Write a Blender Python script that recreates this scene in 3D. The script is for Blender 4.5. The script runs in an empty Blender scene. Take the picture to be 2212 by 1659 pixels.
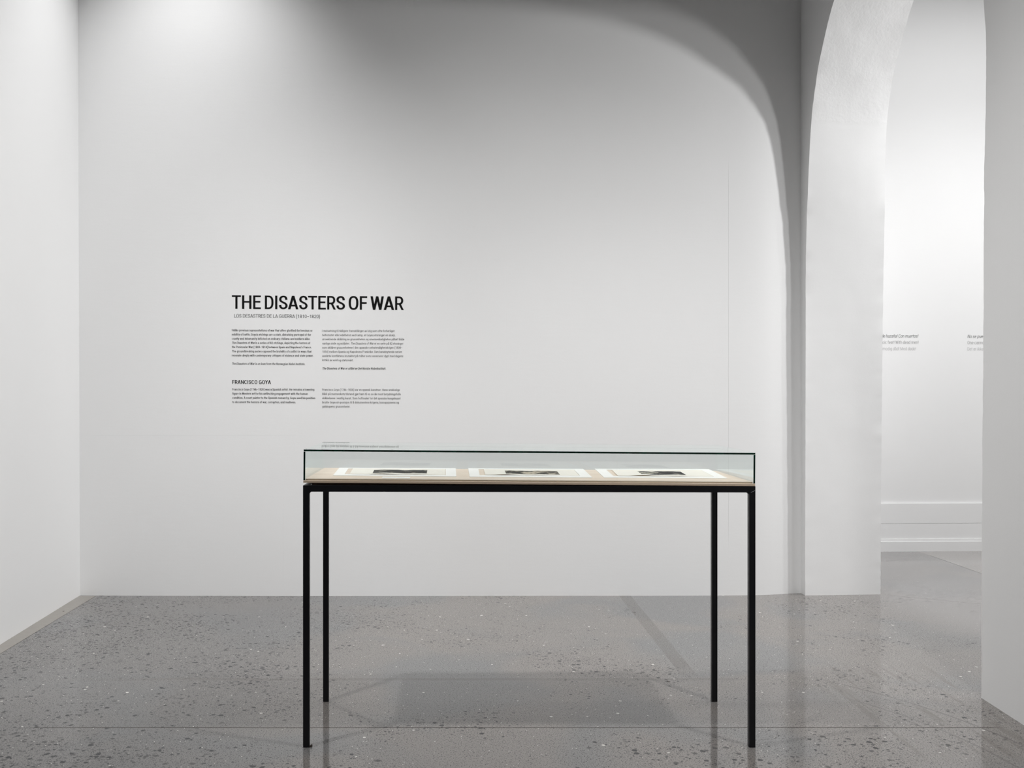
import bpy, bmesh, math, random
from mathutils import Vector, noise as mnoise
random.seed(7)
PI = math.pi
C = bpy.context.scene.collection
SC = bpy.context.scene

# ------------------------------------------------------------------ camera, world, lights, exposure
F = 2156.0; CX = 992.0; CY = 845.0; EYE = 1.25          # focal length in pixels, vanishing point, eye height
cam = bpy.data.cameras.new('camera'); cam.sensor_width = 36.0
cam.lens = F / 2212.0 * 36.0
cam.shift_x = (1106.0 - CX) / 2212.0
cam.shift_y = (CY - 829.5) / 2212.0
co = bpy.data.objects.new('camera', cam); C.objects.link(co)
co.location = (0, 0, EYE); co.rotation_euler = (PI/2, 0, 0)
SC.camera = co
SC.view_settings.view_transform = 'Standard'; SC.view_settings.look = 'None'
SC.view_settings.gamma = 1.0; SC.view_settings.use_curve_mapping = False
SC.view_settings.exposure = 0.0
w = bpy.data.worlds.new('world'); w.use_nodes = True; SC.world = w
w.node_tree.nodes['Background'].inputs[0].default_value = (1, 1, 1, 1)
w.node_tree.nodes['Background'].inputs[1].default_value = 0.02

def spot(name, loc, tgt, watt, half, blend, rad, col=(1, 1, 1)):
    l = bpy.data.lights.new(name, 'SPOT'); l.energy = watt; l.spot_size = math.radians(2*half)
    l.spot_blend = blend; l.shadow_soft_size = rad; l.color = col
    o = bpy.data.objects.new(name, l); C.objects.link(o); o.location = loc
    o.rotation_euler = (Vector(tgt) - Vector(loc)).to_track_quat('-Z', 'Y').to_euler()
    return o
def area(name, loc, tgt, watt, sx, sy, col=(1, 1, 1)):
    l = bpy.data.lights.new(name, 'AREA'); l.shape = 'RECTANGLE'; l.size = sx; l.size_y = sy; l.energy = watt; l.color = col
    o = bpy.data.objects.new(name, l); C.objects.link(o); o.location = loc
    o.rotation_euler = (Vector(tgt) - Vector(loc)).to_track_quat('-Z', 'Y').to_euler()
    return o
WARM = (1.0, 0.994, 0.986)
spot('spotlight_left', (-1.75, 2.48, 4.5), (0.7, 4.8, 0.1), 328.7, 42, 1.0, 0.07, WARM)
spot('spotlight_right', (1.9, 2.58, 4.5), (0.1, 4.75, 0.1), 278.4, 43, 1.0, 0.07, WARM)
spot('spotlight_corner', (-1.62, 5.38, 4.85), (-1.62, 5.6, 0), 229.4, 42, 1.0, 0.08)
spot('spotlight_next_room', (4.9, 3.3, 3.5), (0.0, 6.1, 2.2), 131.6, 45, 1.0, 0.18)
spot('spotlight_next_room_far', (5.2, 4.2, 3.5), (0.2, 6.2, 1.4), 374.0, 45, 1.0, 0.13)
spot('spotlight_far_wall', (4.9, 5.0, 4.3), (3.7, 7.8, 0.1), 275.3, 42, 1.0, 0.10)
spot('fill_right_wall', (-0.9, 1.7, 4.6), (2.1, 3.7, 0.9), 266.8, 22, 1.0, 0.12, WARM)  # added fill that brightens the near right wall, no known fixture
spot('fill_left_wall', (0.9, 3.0, 4.6), (-2.25, 5.2, 0.9), 302.9, 30, 1.0, 0.12, WARM)  # extra lamp added to lift the lower left wall
spot('fill_back_wall', (0.3, 3.0, 4.6), (1.1, 6.1, -0.5), 130, 25, 1.0, 0.12, WARM)  # added only to brighten the lower right of the back wall
area('fill_next_room', (4.4, 5.6, 4.4), (4.4, 6.0, 0), 73.8, 2.5, 2.5)  # unseen fill added to brighten the next room, not a real panel
area('fill_room', (0.0, 0.0, 4.8), (0, 0.3, 0), 6, 2.5, 2.5)  # weak ambient fill added overhead, no actual panel there

# ------------------------------------------------------------------ node helpers
class NT:
    def __init__(self, name):
        self.m = bpy.data.materials.new(name); self.m.use_nodes = True
        self.t = self.m.node_tree; self.n = self.t.nodes
        self.p = self.n['Principled BSDF']
    def link(self, a, b): self.t.links.new(a, b)
    def _in(self, sock, v):
        if isinstance(v, (int, float)): sock.default_value = v
        elif isinstance(v, tuple): sock.default_value = v if len(v) == len(sock.default_value) else (v + (1.0,))
        else: self.link(v, sock)
    def math(self, op, a, b=0.0, c=0.0, clamp=False):
        n = self.n.new('ShaderNodeMath'); n.operation = op; n.use_clamp = clamp
        self._in(n.inputs[0], a); self._in(n.inputs[1], b)
        if op in ('MULTIPLY_ADD', 'COMPARE', 'SMOOTH_MIN'): self._in(n.inputs[2], c)
        return n.outputs[0]
    def ss(self, x, a, b):                       # smooth step from 0 at a to 1 at b
        n = self.n.new('ShaderNodeMapRange'); n.interpolation_type = 'SMOOTHSTEP'
        self._in(n.inputs['Value'], x); self._in(n.inputs['From Min'], a); self._in(n.inputs['From Max'], b)
        return n.outputs['Result']
    def inv(self, x): return self.math('SUBTRACT', 1.0, x)
    def mul(self, a, b): return self.math('MULTIPLY', a, b)
    def add(self, a, b): return self.math('ADD', a, b)
    def mix(self, f, a, b):
        n = self.n.new('ShaderNodeMix'); n.data_type = 'RGBA'
        self._in(n.inputs[0], f); self._in(n.inputs[6], a); self._in(n.inputs[7], b)
        return n.outputs[2]
    def pos(self, obj=False):
        if obj:
            return self.n.new('ShaderNodeTexCoord').outputs['Object']
        return self.n.new('ShaderNodeNewGeometry').outputs['Position']
    def xyz(self, v):
        n = self.n.new('ShaderNodeSeparateXYZ'); self.link(v, n.inputs[0]); return n.outputs
    def scale(self, v, s, off=(0, 0, 0)):
        n = self.n.new('ShaderNodeMapping'); self.link(v, n.inputs['Vector'])
        n.inputs['Scale'].default_value = s; n.inputs['Location'].default_value = off
        return n.outputs[0]
    def noise(self, v, s, detail=2, rough=0.5, dist=0.0):
        n = self.n.new('ShaderNodeTexNoise'); self.link(v, n.inputs['Vector'])
        n.inputs['Scale'].default_value = s; n.inputs['Detail'].default_value = detail
        n.inputs['Roughness'].default_value = rough; n.inputs['Distortion'].default_value = dist
        return n.outputs
    def vor(self, v, s, rnd=1.0):
        n = self.n.new('ShaderNodeTexVoronoi'); self.link(v, n.inputs['Vector'])
        n.inputs['Scale'].default_value = s; n.inputs['Randomness'].default_value = rnd
        return n.outputs
    def bump(self, h, strength, dist):
        n = self.n.new('ShaderNodeBump'); self.link(h, n.inputs['Height'])
        n.inputs['Strength'].default_value = strength; n.inputs['Distance'].default_value = dist
        self.link(n.outputs[0], self.p.inputs['Normal']); return n
    def set(self, **k):
        for a, v in k.items(): self._in(self.p.inputs[a.replace('_', ' ')], v)
        return self

def plain(name, col, rough=0.5, spec=0.5, **k):
    m = NT(name); m.set(Base_Color=col, Roughness=rough); m.p.inputs['Specular IOR Level'].default_value = spec
    return m

# painted plaster ---------------------------------------------------
def wall_mat(name, alb=0.80, seams=False, rough_patch=False):
    m = NT(name); P = m.pos()
    m.set(Roughness=0.62); m.p.inputs['Specular IOR Level'].default_value = 0.25
    big = m.noise(P, 1.1, 3)[0]; roll = m.noise(P, 130, 3, 0.6)[0]; sw = m.noise(m.scale(P, (3, 3, 14)), 3.0, 3)[0]
    col = m.mix(big, (alb*0.975,)*3, (alb*1.015,)*3)
    h = m.add(m.mul(roll, 0.55), m.mul(sw, 0.2 if rough_patch else 0.8))
    if seams:
        x, y, z = m.xyz(P)
        wob = m.mul(m.math('SUBTRACT', m.noise(P, 6, 2)[0], 0.5), 0.004)
        def line(c, pos, wd): return m.ss(m.math('ABSOLUTE', m.math('SUBTRACT', m.add(c, wob), pos)), wd, wd*0.3)
        s1 = m.mul(line(x, 1.6465, 0.0020), m.mul(m.ss(z, 0.25, 0.5), m.ss(z, 2.70, 2.5)))     # hairline crack beside the arch
        s2 = m.mul(line(z, 0.979, 0.0016), m.mul(m.ss(x, -2.32, -2.2), m.ss(x, -0.9, -1.1)))   # board joint low on the left
        s3 = m.mul(line(x, 0.294, 0.0035), 0.45)
        s4 = m.mul(line(x, -1.075, 0.0016), m.mul(m.ss(z, 0.02, 0.1), m.ss(z, 0.75, 0.5)))
        dark = m.add(m.mul(s1, 0.20), m.add(m.mul(s2, 0.07), m.mul(s4, 0.05)))
        col = m.mix(dark, col, (0.1, 0.1, 0.1))
        h = m.add(h, m.add(m.mul(s1, -1.5), m.add(m.mul(s2, -0.8), m.mul(s3, 0.9))))
    if rough_patch:
        x, y, z = m.xyz(P)
        top = m.ss(z, 2.855, 2.885)
        big2 = m.noise(P, 38, 5, 0.65)[0]
        h = m.add(h, m.mul(m.mul(big2, 4.2), m.add(m.mul(top, 0.9), 0.12)))
    m.link(col, m.p.inputs['Base Color'])
    m.bump(h, 0.20, 0.0018)
    return m.m
M_BACK = wall_mat('white_wall_paint', 0.80, seams=True)
M_WALL = wall_mat('white_paint')
M_ARCH = wall_mat('white_arch_plaster', 0.80, rough_patch=True)
M_DARK = wall_mat('grey_ceiling_paint', 0.22)
M_NEXT = wall_mat('white_paint_next_room', 0.86)

# polished concrete ---------------------------------------------------
def floor_mat():
    m = NT('polished_concrete'); P = m.pos(); x, y, z = m.xyz(P)
    warp = m.n.new('ShaderNodeVectorMath'); warp.operation = 'MULTIPLY_ADD'
    nz = m.noise(P, 55, 2); m.link(nz[1], warp.inputs[0]); warp.inputs[1].default_value = (0.011, 0.011, 0); m.link(P, warp.inputs[2])
    PW = m.scale(warp.outputs[0], (1.0, 1.0, 0.0))
    big = m.noise(P, 0.55, 3, 0.5)[0]; mid = m.noise(P, 2.3, 3, 0.55)[0]; blot = m.noise(P, 1.3, 2, 0.5, 0.6)[0]
    # large tone: warm worn areas and cooler ones
    col = m.mix(m.ss(blot, 0.34, 0.56), (0.170, 0.171, 0.174), (0.235, 0.209, 0.190))
    col = m.mix(m.mul(m.ss(x, -0.1, -1.2), 0.62), col, (0.055, 0.055, 0.057))     # more stone, less paste on the left; weaker light there also painted in
    col = m.mix(m.ss(big, 0.35, 0.65), col, m.mix(0.14, col, (0.20, 0.20, 0.205)))
    # fine sand
    s1 = m.noise(P, 420, 2, 0.7)[0]; s2 = m.noise(P, 190, 2, 0.6)[0]
    col = m.mix(m.ss(s1, 0.30, 0.72), m.mix(0.50, col, (0.04, 0.04, 0.04)), m.mix(0.22, col, (0.50, 0.48, 0.46)))
    pep = m.ss(s2, 0.425, 0.37); col = m.mix(m.mul(pep, 0.9), col, (0.025, 0.025, 0.026))
    # density of exposed stones: strong on the left, in patches elsewhere
    dn = m.noise(P, 1.25, 3, 0.6)[0]
    left = m.ss(x, -0.35, -1.0)
    near = m.mul(m.ss(y, 3.75, 3.45), 0.16)
    dens = m.add(m.add(m.mul(left, 0.46), near), m.mul(m.ss(y, 6.0, 7.0), 0.02))
    dens = m.add(m.mul(m.math('SUBTRACT', dn, 0.52), 3.2), dens)
    def stones(scale, rmin, rmax, base, seed):
        v = m.vor(m.scale(PW, (1, 1, 1), seed), scale)
        r, g, b = m.xyz(v['Color'])
        rad = m.math('MULTIPLY_ADD', r, rmax - rmin, rmin)
        on = m.math('LESS_THAN', g, m.math('ADD', dens, base, clamp=True))
        f = m.mul(m.math('LESS_THAN', v['Distance'], rad), on)
        return f, b
    f1, b1 = stones(34, 0.16, 0.36, 0.035, (0, 0, 0))
    f2, b2 = stones(60, 0.16, 0.38, 0.085, (3.3, 1.7, 0))
    f3, b3 = stones(115, 0.16, 0.38, 0.20, (5.3, 2.7, 0))
    def scol(b): return m.mix(m.ss(b, 0.15, 0.95), (0.038, 0.039, 0.042), (0.085, 0.083, 0.083))
    col = m.mix(m.mul(f3, 0.75), col, scol(b3))
    col = m.mix(m.mul(f2, 0.85), col, scol(b2))
    col = m.mix(m.mul(f1, 0.85), col, scol(b1))
    vw = m.vor(m.scale(PW, (1, 1, 1), (9.1, 4.2, 0)), 26); rw, gw, bw = m.xyz(vw['Color'])
    fw = m.mul(m.math('LESS_THAN', vw['Distance'], m.math('MULTIPLY_ADD', rw, 0.14, 0.06)), m.math('LESS_THAN', gw, 0.075))
    col = m.mix(m.mul(fw, 0.75), col, (0.62, 0.60, 0.56))
    vx = m.vor(m.scale(PW, (1, 1, 1), (2.1, 7.2, 0)), 95); rx, gx, bx = m.xyz(vx['Color'])
    fx = m.mul(m.math('LESS_THAN', vx['Distance'], 0.2), m.math('LESS_THAN', gx, 0.05))
    col = m.mix(m.mul(fx, 0.7), col, (0.68, 0.66, 0.62))
    # filled trench running to the back wall
    wob = m.mul(m.math('SUBTRACT', m.noise(P, 9, 2)[0], 0.5), 0.006)
    xt = m.math('ABSOLUTE', m.math('SUBTRACT', m.add(x, wob), 1.012))
    tr = m.mul(m.ss(xt, 0.038, 0.033), m.ss(y, 4.30, 4.60))
    col = m.mix(m.mul(tr, 0.42), col, (0.075, 0.064, 0.054))
    # shadow of the table's back rail, painted in as a faint dark band
    tw = m.noise(P, 3, 2)[0]
    rail_shadow = m.mul(m.mul(m.ss(m.math('ABSOLUTE', m.math('SUBTRACT', y, m.add(4.33, m.mul(m.math('SUBTRACT', tw, 0.5), 0.03)))), 0.022, 0.014),
                m.ss(x, 1.35, 1.0)), m.ss(x, -2.3, -1.0))
    col = m.mix(m.mul(rail_shadow, 0.30), col, (0.075, 0.064, 0.054))
    # older darker streaks and scuffs by the arch
    sw = m.noise(m.scale(P, (22, 1.6, 1), (0.4, 0, 0)), 1.0, 4, 0.6, 0.3)[0]
    reg = m.mul(m.mul(m.ss(x, 1.45, 1.62), m.ss(x, 2.3, 2.05)), m.mul(m.ss(y, 3.3, 3.5), m.ss(y, 4.7, 4.3)))
    col = m.mix(m.mul(m.mul(m.ss(sw, 0.48, 0.68), reg), 0.75), col, (0.13, 0.115, 0.10))
    arc = m.math('SQRT', m.add(m.math('POWER', m.math('SUBTRACT', x, 0.4), 2), m.math('POWER', m.math('SUBTRACT', y, 3.2), 2)))
    for rr, st in ((1.62, 0.6), (1.46, 0.5)):
        a1 = m.mul(m.ss(m.math('ABSOLUTE', m.math('SUBTRACT', m.add(arc, wob), rr)), 0.007, 0.003), m.mul(m.ss(x, 1.5, 1.65), m.ss(y, 4.5, 4.2)))
        col = m.mix(m.mul(a1, st), col, (0.10, 0.09, 0.085))
    # next room: paler floor beyond its own joint, crack across the opening
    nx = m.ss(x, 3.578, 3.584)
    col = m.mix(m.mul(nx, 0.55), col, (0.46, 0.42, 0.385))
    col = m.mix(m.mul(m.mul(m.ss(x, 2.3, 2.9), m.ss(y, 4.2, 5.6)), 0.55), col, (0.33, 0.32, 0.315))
    jn = m.mul(m.ss(m.math('ABSOLUTE', m.math('SUBTRACT', x, 3.581)), 0.006, 0.003), m.ss(y, 7.62, 7.55))
    col = m.mix(m.mul(jn, 0.75), col, (0.05, 0.04, 0.035))
    ck = m.add(m.math('MULTIPLY_ADD', x, 0.60, -0.6*2.591 - 6.139), y)
    ck = m.add(ck, m.mul(m.math('SUBTRACT', m.noise(P, 5, 3)[0], 0.5), 0.10))
    ck = m.mul(m.ss(m.math('ABSOLUTE', ck), 0.014, 0.006), m.ss(x, 2.56, 2.60))
    col = m.mix(m.mul(ck, 0.30), col, (0.09, 0.08, 0.07))
    # saw-cut joint across the room
    jw = m.mul(m.math('SUBTRACT', m.noise(P, 2.2, 3, 0.6)[0], 0.5), 0.012)
    jd = m.math('ABSOLUTE', m.math('SUBTRACT', m.add(y, jw), 3.707))
    jx = m.mul(m.ss(x, -1.66, -1.50), m.ss(x, 2.04, 1.96))
    jt = m.mul(m.ss(jd, 0.0046, 0.0028), jx)
    col = m.mix(m.mul(jt, 0.95), col, (0.030, 0.022, 0.016))
    m.link(col, m.p.inputs['Base Color'])
    m.set(Roughness=0.7); m.p.inputs['Specular IOR Level'].default_value = 0.05
    st_ = m.math('MAXIMUM', m.math('MAXIMUM', f1, f2), m.mul(f3, 0.8)); st_ = m.math('MAXIMUM', st_, m.mul(pep, 0.8)); st_ = m.math('MAXIMUM', st_, jt)
    m._in(m.p.inputs['Coat Weight'], m.math('MULTIPLY_ADD', st_, -0.62, 1.0))
    m._in(m.p.inputs['Coat Roughness'], m.math('MULTIPLY_ADD', mid, 0.05, 0.05))
    m.p.inputs['Coat IOR'].default_value = 1.52
    hb = m.add(m.add(m.mul(m.noise(P, 60, 2)[0], 0.4), m.mul(jt, -2.0)), m.mul(m.noise(P, 5, 2)[0], 1.5))
    b = m.bump(hb, 0.10, 0.002)
    return m.m
M_FLOOR = floor_mat()

def strip_mat():
    m = NT('beige_screed'); P = m.pos(); n1 = m.noise(m.scale(P, (1, 4, 1)), 22, 4, 0.7)[0]; n2 = m.noise(P, 240, 2)[0]
    col = m.mix(n1, (0.16, 0.145, 0.125), (0.27, 0.25, 0.22))
    col = m.mix(m.mul(m.ss(n2, 0.36, 0.28), 0.8), col, (0.10, 0.09, 0.08))
    m.link(col, m.p.inputs['Base Color']); m.set(Roughness=0.35); m.p.inputs['Coat Weight'].default_value = 0.4
    m.p.inputs['Coat Roughness'].default_value = 0.12
    return m.m
M_STRIP = strip_mat()

# black steel, glass, plywood, papers ---------------------------------
def steel():
    m = NT('black_painted_steel'); P = m.pos(); n = m.noise(P, 60, 3)[0]; s = m.noise(m.scale(P, (8, 8, 60)), 9, 3, 0.7)[0]
    col = m.mix(m.mul(m.ss(s, 0.66, 0.78), 0.25), (0.0075, 0.0075, 0.0095), (0.09, 0.09, 0.10))
    m.link(col, m.p.inputs['Base Color']); m._in(m.p.inputs['Roughness'], m.math('MULTIPLY_ADD', n, 0.2, 0.30))
    m.p.inputs['Specular IOR Level'].default_value = 0.35
    m.bump(n, 0.05, 0.0005)
    return m.m
M_STEEL = steel()
M_WELD = plain('bare_weld', (0.35, 0.35, 0.38), 0.35).m
M_SHIM = plain('brown_shim', (0.045, 0.03, 0.022), 0.7).m

def glass_mat():
    m = bpy.data.materials.new('clear_glass'); m.use_nodes = True; t = m.node_tree; t.nodes.clear()
    out = t.nodes.new('ShaderNodeOutputMaterial'); tr = t.nodes.new('ShaderNodeBsdfTransparent'); gl = t.nodes.new('ShaderNodeBsdfGlossy')
    fr = t.nodes.new('ShaderNodeFresnel'); geo = t.nodes.new('ShaderNodeNewGeometry'); mx = t.nodes.new('ShaderNodeMixShader')
    ior = t.nodes.new('ShaderNodeMath'); ior.operation = 'MULTIPLY_ADD'        # same reflectance from both sides of a pane
    t.links.new(geo.outputs['Backfacing'], ior.inputs[0]); ior.inputs[1].default_value = 1/1.5 - 1.5; ior.inputs[2].default_value = 1.5
    t.links.new(ior.outputs[0], fr.inputs['IOR'])
    tr.inputs[0].default_value = (0.978, 0.989, 0.986, 1); gl.inputs['Roughness'].default_value = 0.0
    gl.inputs[0].default_value = (0.97, 1.0, 0.99, 1)
    t.links.new(fr.outputs[0], mx.inputs[0]); t.links.new(tr.outputs[0], mx.inputs[1]); t.links.new(gl.outputs[0], mx.inputs[2])
    t.links.new(mx.outputs[0], out.inputs[0]); return m
M_GLASS = glass_mat()
ge = NT('dark_green_glass_edge'); n_ = ge.noise(ge.pos(), 30, 2)[0]
ge.link(ge.mix(ge.ss(n_, 0.4, 0.7), (0.0015, 0.012, 0.006), (0.004, 0.032, 0.018)), ge.p.inputs['Base Color']); ge.set(Roughness=0.12)
M_GEDGE = ge.m
M_ARRIS = plain('ground_glass_arris', (0.30, 0.33, 0.33), 0.5).m

def ply_mats():
    m = NT('birch_plywood_face'); P = m.pos(True)
    g = m.noise(m.scale(P, (1.2, 9, 1)), 3.2, 4, 0.6, 0.8)[0]; g2 = m.noise(m.scale(P, (2, 60, 1)), 4, 3)[0]
    col = m.mix(m.ss(g, 0.3, 0.7), (0.74, 0.61, 0.50), (0.85, 0.74, 0.63)); col = m.mix(m.mul(g2, 0.20), col, (0.66, 0.53, 0.42))
    m.link(col, m.p.inputs['Base Color']); m.set(Roughness=0.5)
    e = NT('birch_plywood_edge'); P = e.pos(True); x, y, z = e.xyz(P)
    zz = e.add(z, e.mul(e.math('SUBTRACT', e.noise(e.scale(P, (3, 3, 1)), 3, 2)[0], 0.5), 0.0007))
    band = e.math('SINE', e.mul(zz, 2*PI/0.0030))
    nn = e.noise(e.scale(P, (14, 14, 700)), 2.2, 3, 0.6)[0]
    col = e.mix(e.ss(band, -0.3, 0.6), (0.74, 0.60, 0.46), (0.52, 0.40, 0.29))
    col = e.mix(e.mul(e.ss(nn, 0.60, 0.72), 0.8), col, (0.12, 0.08, 0.05))
    e.link(col, e.p.inputs['Base Color']); e.set(Roughness=0.65)
    return m.m, e.m
M_PLY, M_PLYE = ply_mats()
M_DARKPLY = plain('dark_stained_board', (0.16, 0.10, 0.07), 0.7).m
M_MAT = plain('white_mount_card', (0.90, 0.885, 0.865), 0.7, 0.2).m
def paper():
    m = NT('cream_rag_paper'); P = m.pos(); n = m.noise(P, 14, 3)[0]
    col = m.mix(n, (0.95, 0.925, 0.865), (0.97, 0.95, 0.90)); m.link(col, m.p.inputs['Base Color']); m.set(Roughness=0.8)
    tl = m.n.new('ShaderNodeBsdfTranslucent'); tl.inputs[0].default_value = (0.97, 0.76, 0.36, 1)
    mx = m.n.new('ShaderNodeMixShader'); mx.inputs[0].default_value = 0.17
    m.link(m.p.outputs[0], mx.inputs[1]); m.link(tl.outputs[0], mx.inputs[2]); m.link(mx.outputs[0], m.n['Material Output'].inputs[0])
    return m.m
M_PAPER = paper()
def ink(name, dark, light, lo, hi, off, sc):
    m = NT(name); P = m.pos(True); q = m.scale(P, (1, 0.55, 0), off)
    a = m.noise(q, sc, 6, 0.62, 1.6)[0]; b = m.noise(q, sc*7, 3, 0.7)[0]
    f = m.ss(m.add(a, m.mul(m.math('SUBTRACT', b, 0.5), 0.35)), lo, hi)
    m.link(m.mix(f, dark, light), m.p.inputs['Base Color']); m.set(Roughness=0.8); return m.m
M_INK = [ink('aquatint_dark', (0.025, 0.023, 0.02), (0.45, 0.41, 0.34), 0.50, 0.72, (0, 0, 0), 11),
         ink('aquatint_pale', (0.03, 0.028, 0.022), (0.50, 0.44, 0.35), 0.43, 0.60, (4, 2, 0), 13),
         ink('aquatint_contrast', (0.02, 0.018, 0.018), (0.60, 0.57, 0.48), 0.52, 0.66, (1, 7, 0), 10)]
def vinyl(name, c): return plain(name, (c, c, c), 0.7, 0.08).m
M_V0 = vinyl('black_vinyl', 0.006); M_V1 = vinyl('charcoal_vinyl', 0.03); M_V2 = vinyl('dark_grey_vinyl', 0.075)
M_V3 = vinyl('mid_grey_vinyl', 0.36); M_V4 = vinyl('light_grey_vinyl', 0.56); M_V5 = vinyl('caption_grey_vinyl', 0.12)

# ------------------------------------------------------------------ mesh helpers
def obj(name, bm, mats, parent=None, smooth=False):
    me = bpy.data.meshes.new(name); bmesh.ops.recalc_face_normals(bm, faces=bm.faces); bm.to_mesh(me); bm.free()
    for m in (mats if isinstance(mats, (list, tuple)) else [mats]): me.materials.append(m)
    if smooth:
        for p in me.polygons: p.use_smooth = True
    o = bpy.data.objects.new(name, me); C.objects.link(o)
    if parent is not None: o.parent = parent
    return o
def struct(name, bm, m, **k):
    o = obj(name, bm, m, **k); o['kind'] = 'structure'; return o
def tag(o, label, cat, group=None):
    o['label'] = label; o['category'] = cat
    if group: o['group'] = group
    return o
def empty(name, loc=(0, 0, 0), rot=(0, 0, 0)):
    o = bpy.data.objects.new(name, None); o.empty_display_size = 0.1; C.objects.link(o); o.location = loc; o.rotation_euler = rot
    return o
def hexa(bm, c, mi=0):                        # eight corners: four below, four above
    v = [bm.verts.new(p) for p in c]
    fs = []
    for f in ((0, 3, 2, 1), (4, 5, 6, 7), (0, 1, 5, 4), (1, 2, 6, 5), (2, 3, 7, 6), (3, 0, 4, 7)):
        q = bm.faces.new([v[i] for i in f]); q.material_index = mi; fs.append(q)
    return fs
def box(bm, x0, x1, y0, y1, z0, z1, mi=0):
    return hexa(bm, [(x0, y0, z0), (x1, y0, z0), (x1, y1, z0), (x0, y1, z0), (x0, y0, z1), (x1, y0, z1), (x1, y1, z1), (x0, y1, z1)], mi)
def bevel(bm, w, seg=2):
    bmesh.ops.bevel(bm, geom=list(bm.edges), offset=w, segments=seg, affect='EDGES', profile=0.5)

# ------------------------------------------------------------------ the room shell
CEIL = 5.0
WX = [-2.319, -0.994, 0.7013, 1.576, 1.8834, 2.031, 2.122]
WY = [6.1026, 6.090, 6.097, 6.105, 6.124, 6.160, 6.178]
def interp(x, xs, ys):
    if x <= xs[0]: return ys[0]
    for i in range(1, len(xs)):
        if x <= xs[i]:
            t = (x - xs[i-1])/(xs[i]-xs[i-1]); return ys[i-1] + t*(ys[i]-ys[i-1])
    return ys[-1]
def wallY(x):                                  # smooth line through the measured points
    if x <= WX[0] or x >= WX[-1]: return interp(x, WX, WY)
    n = len(WX); i = max(j for j in range(n-1) if WX[j] <= x)
    sl = [(WY[j+1]-WY[j])/(WX[j+1]-WX[j]) for j in range(n-1)]
    def m_(j): return sl[0] if j == 0 else sl[-1] if j == n-1 else (sl[j-1]+sl[j])/2
    h = WX[i+1]-WX[i]; t = (x-WX[i])/h
    return (2*t**3-3*t*t+1)*WY[i] + (t**3-2*t*t+t)*h*m_(i) + (-2*t**3+3*t*t)*WY[i+1] + (t**3-t*t)*h*m_(i+1)
def on_wall(px, py):                          # the point of the back wall seen at a pixel
    Y = 6.1
    for _ in range(4): X = (px - CX)*Y/F; Y = wallY(X)
    return X, Y, EYE - (py - CY)*Y/F

# floor: one slab under both rooms
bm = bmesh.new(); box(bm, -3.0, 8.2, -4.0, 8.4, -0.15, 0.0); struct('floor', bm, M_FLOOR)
# back wall: a slab that follows the slightly uneven line of the plasterboard
bm = bmesh.new(); xs = [-2.5] + [WX[0] + (WX[-1]-WX[0])*i/120 for i in range(121)] + [2.16]; ys = [6.1040] + [wallY(x) for x in xs[1:-1]] + [6.186]
fv = [(bm.verts.new((x, y, 0)), bm.verts.new((x, y, CEIL))) for x, y in zip(xs, ys)]
bv = [(bm.verts.new((x, 6.32, 0)), bm.verts.new((x, 6.32, CEIL))) for x in xs]
for i in range(len(xs)-1):
    bm.faces.new((fv[i][0], fv[i+1][0], fv[i+1][1], fv[i][1])).smooth = True; bm.faces.new((bv[i][0], bv[i][1], bv[i+1][1], bv[i+1][0]))
struct('wall_back', bm, M_BACK)
# left wall, a little out of square and leaning
bm = bmesh.new(); k = 0.0488
def lx(Y, Z): return -2.319 + k*(6.1026 - Y) - 0.0033*Z
P0 = [(lx(-4, 0), -4, 0), (lx(6.2, 0), 6.2, 0), (-2.6, 6.2, 0), (-2.6, -4, 0), (lx(-4, CEIL), -4, CEIL), (lx(6.2, CEIL), 6.2, CEIL), (-2.6, 6.2, CEIL), (-2.6, -4, CEIL)]
hexa(bm, P0); struct('wall_left', bm, M_WALL)
# screed strip along the left wall
bm = bmesh.new(); e = 0.0012
def strip_x(Y): return -2.218 + (Y - 6.091)*(-2.184 + 2.218)/(4.747 - 6.091)
hexa(bm, [(lx(1, 0) + .0005, 1, 0.0001), (strip_x(1), 1, 0.0001), (strip_x(6.088), 6.088, 0.0001), (lx(6.088, 0) + .0005, 6.088, 0.0001),
          (lx(1, 0) + .0005, 1, e), (strip_x(1), 1, e), (strip_x(6.088), 6.088, e), (lx(6.088, 0) + .0005, 6.088, e)])
struct('trim_1', bm, M_STRIP)
# wall behind the camera, ceiling
bm = bmesh.new(); box(bm, -2.6, 2.3, -4.2, -4.0, 0, CEIL); struct('wall_rear', bm, M_DARK)
bm = bmesh.new(); box(bm, -3.0, 8.2, -4.2, 8.4, CEIL, CEIL + 0.15); struct('ceiling', bm, M_DARK)

# right wall with the plastered archway
far_o = [(6.105, 0.0), (6.0985, 1.2), (6.095, 1.942), (6.086, 2.244), (6.058, 2.475), (6.036, 2.669), (6.016, 2.826), (6.001, 2.905), (5.975, 2.985),
         (5.940, 3.080), (5.905, 3.155), (5.821, 3.275), (5.750, 3.350), (5.647, 3.463)]
far_i = [(6.141, 0.0), (6.128, 0.9), (6.112, 1.5), (6.101, 1.955), (6.082, 2.294), (6.074, 2.509), (6.068, 2.815), (6.060, 2.895), (6.038, 2.97), (6.013, 3.05), (5.978, 3.126),
         (5.937, 3.200), (5.886, 3.276), (5.840, 3.325), (5.797, 3.373), (5.746, 3.425), (5.693, 3.481)]
near = [(4.069, 0.0), (4.060, 0.9), (4.050, 1.5), (4.046, 2.12), (4.032, 2.424), (4.021, 2.602), (4.017, 2.668), (4.020, 2.714), (4.030, 2.780), (4.043, 2.835)]
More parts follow.
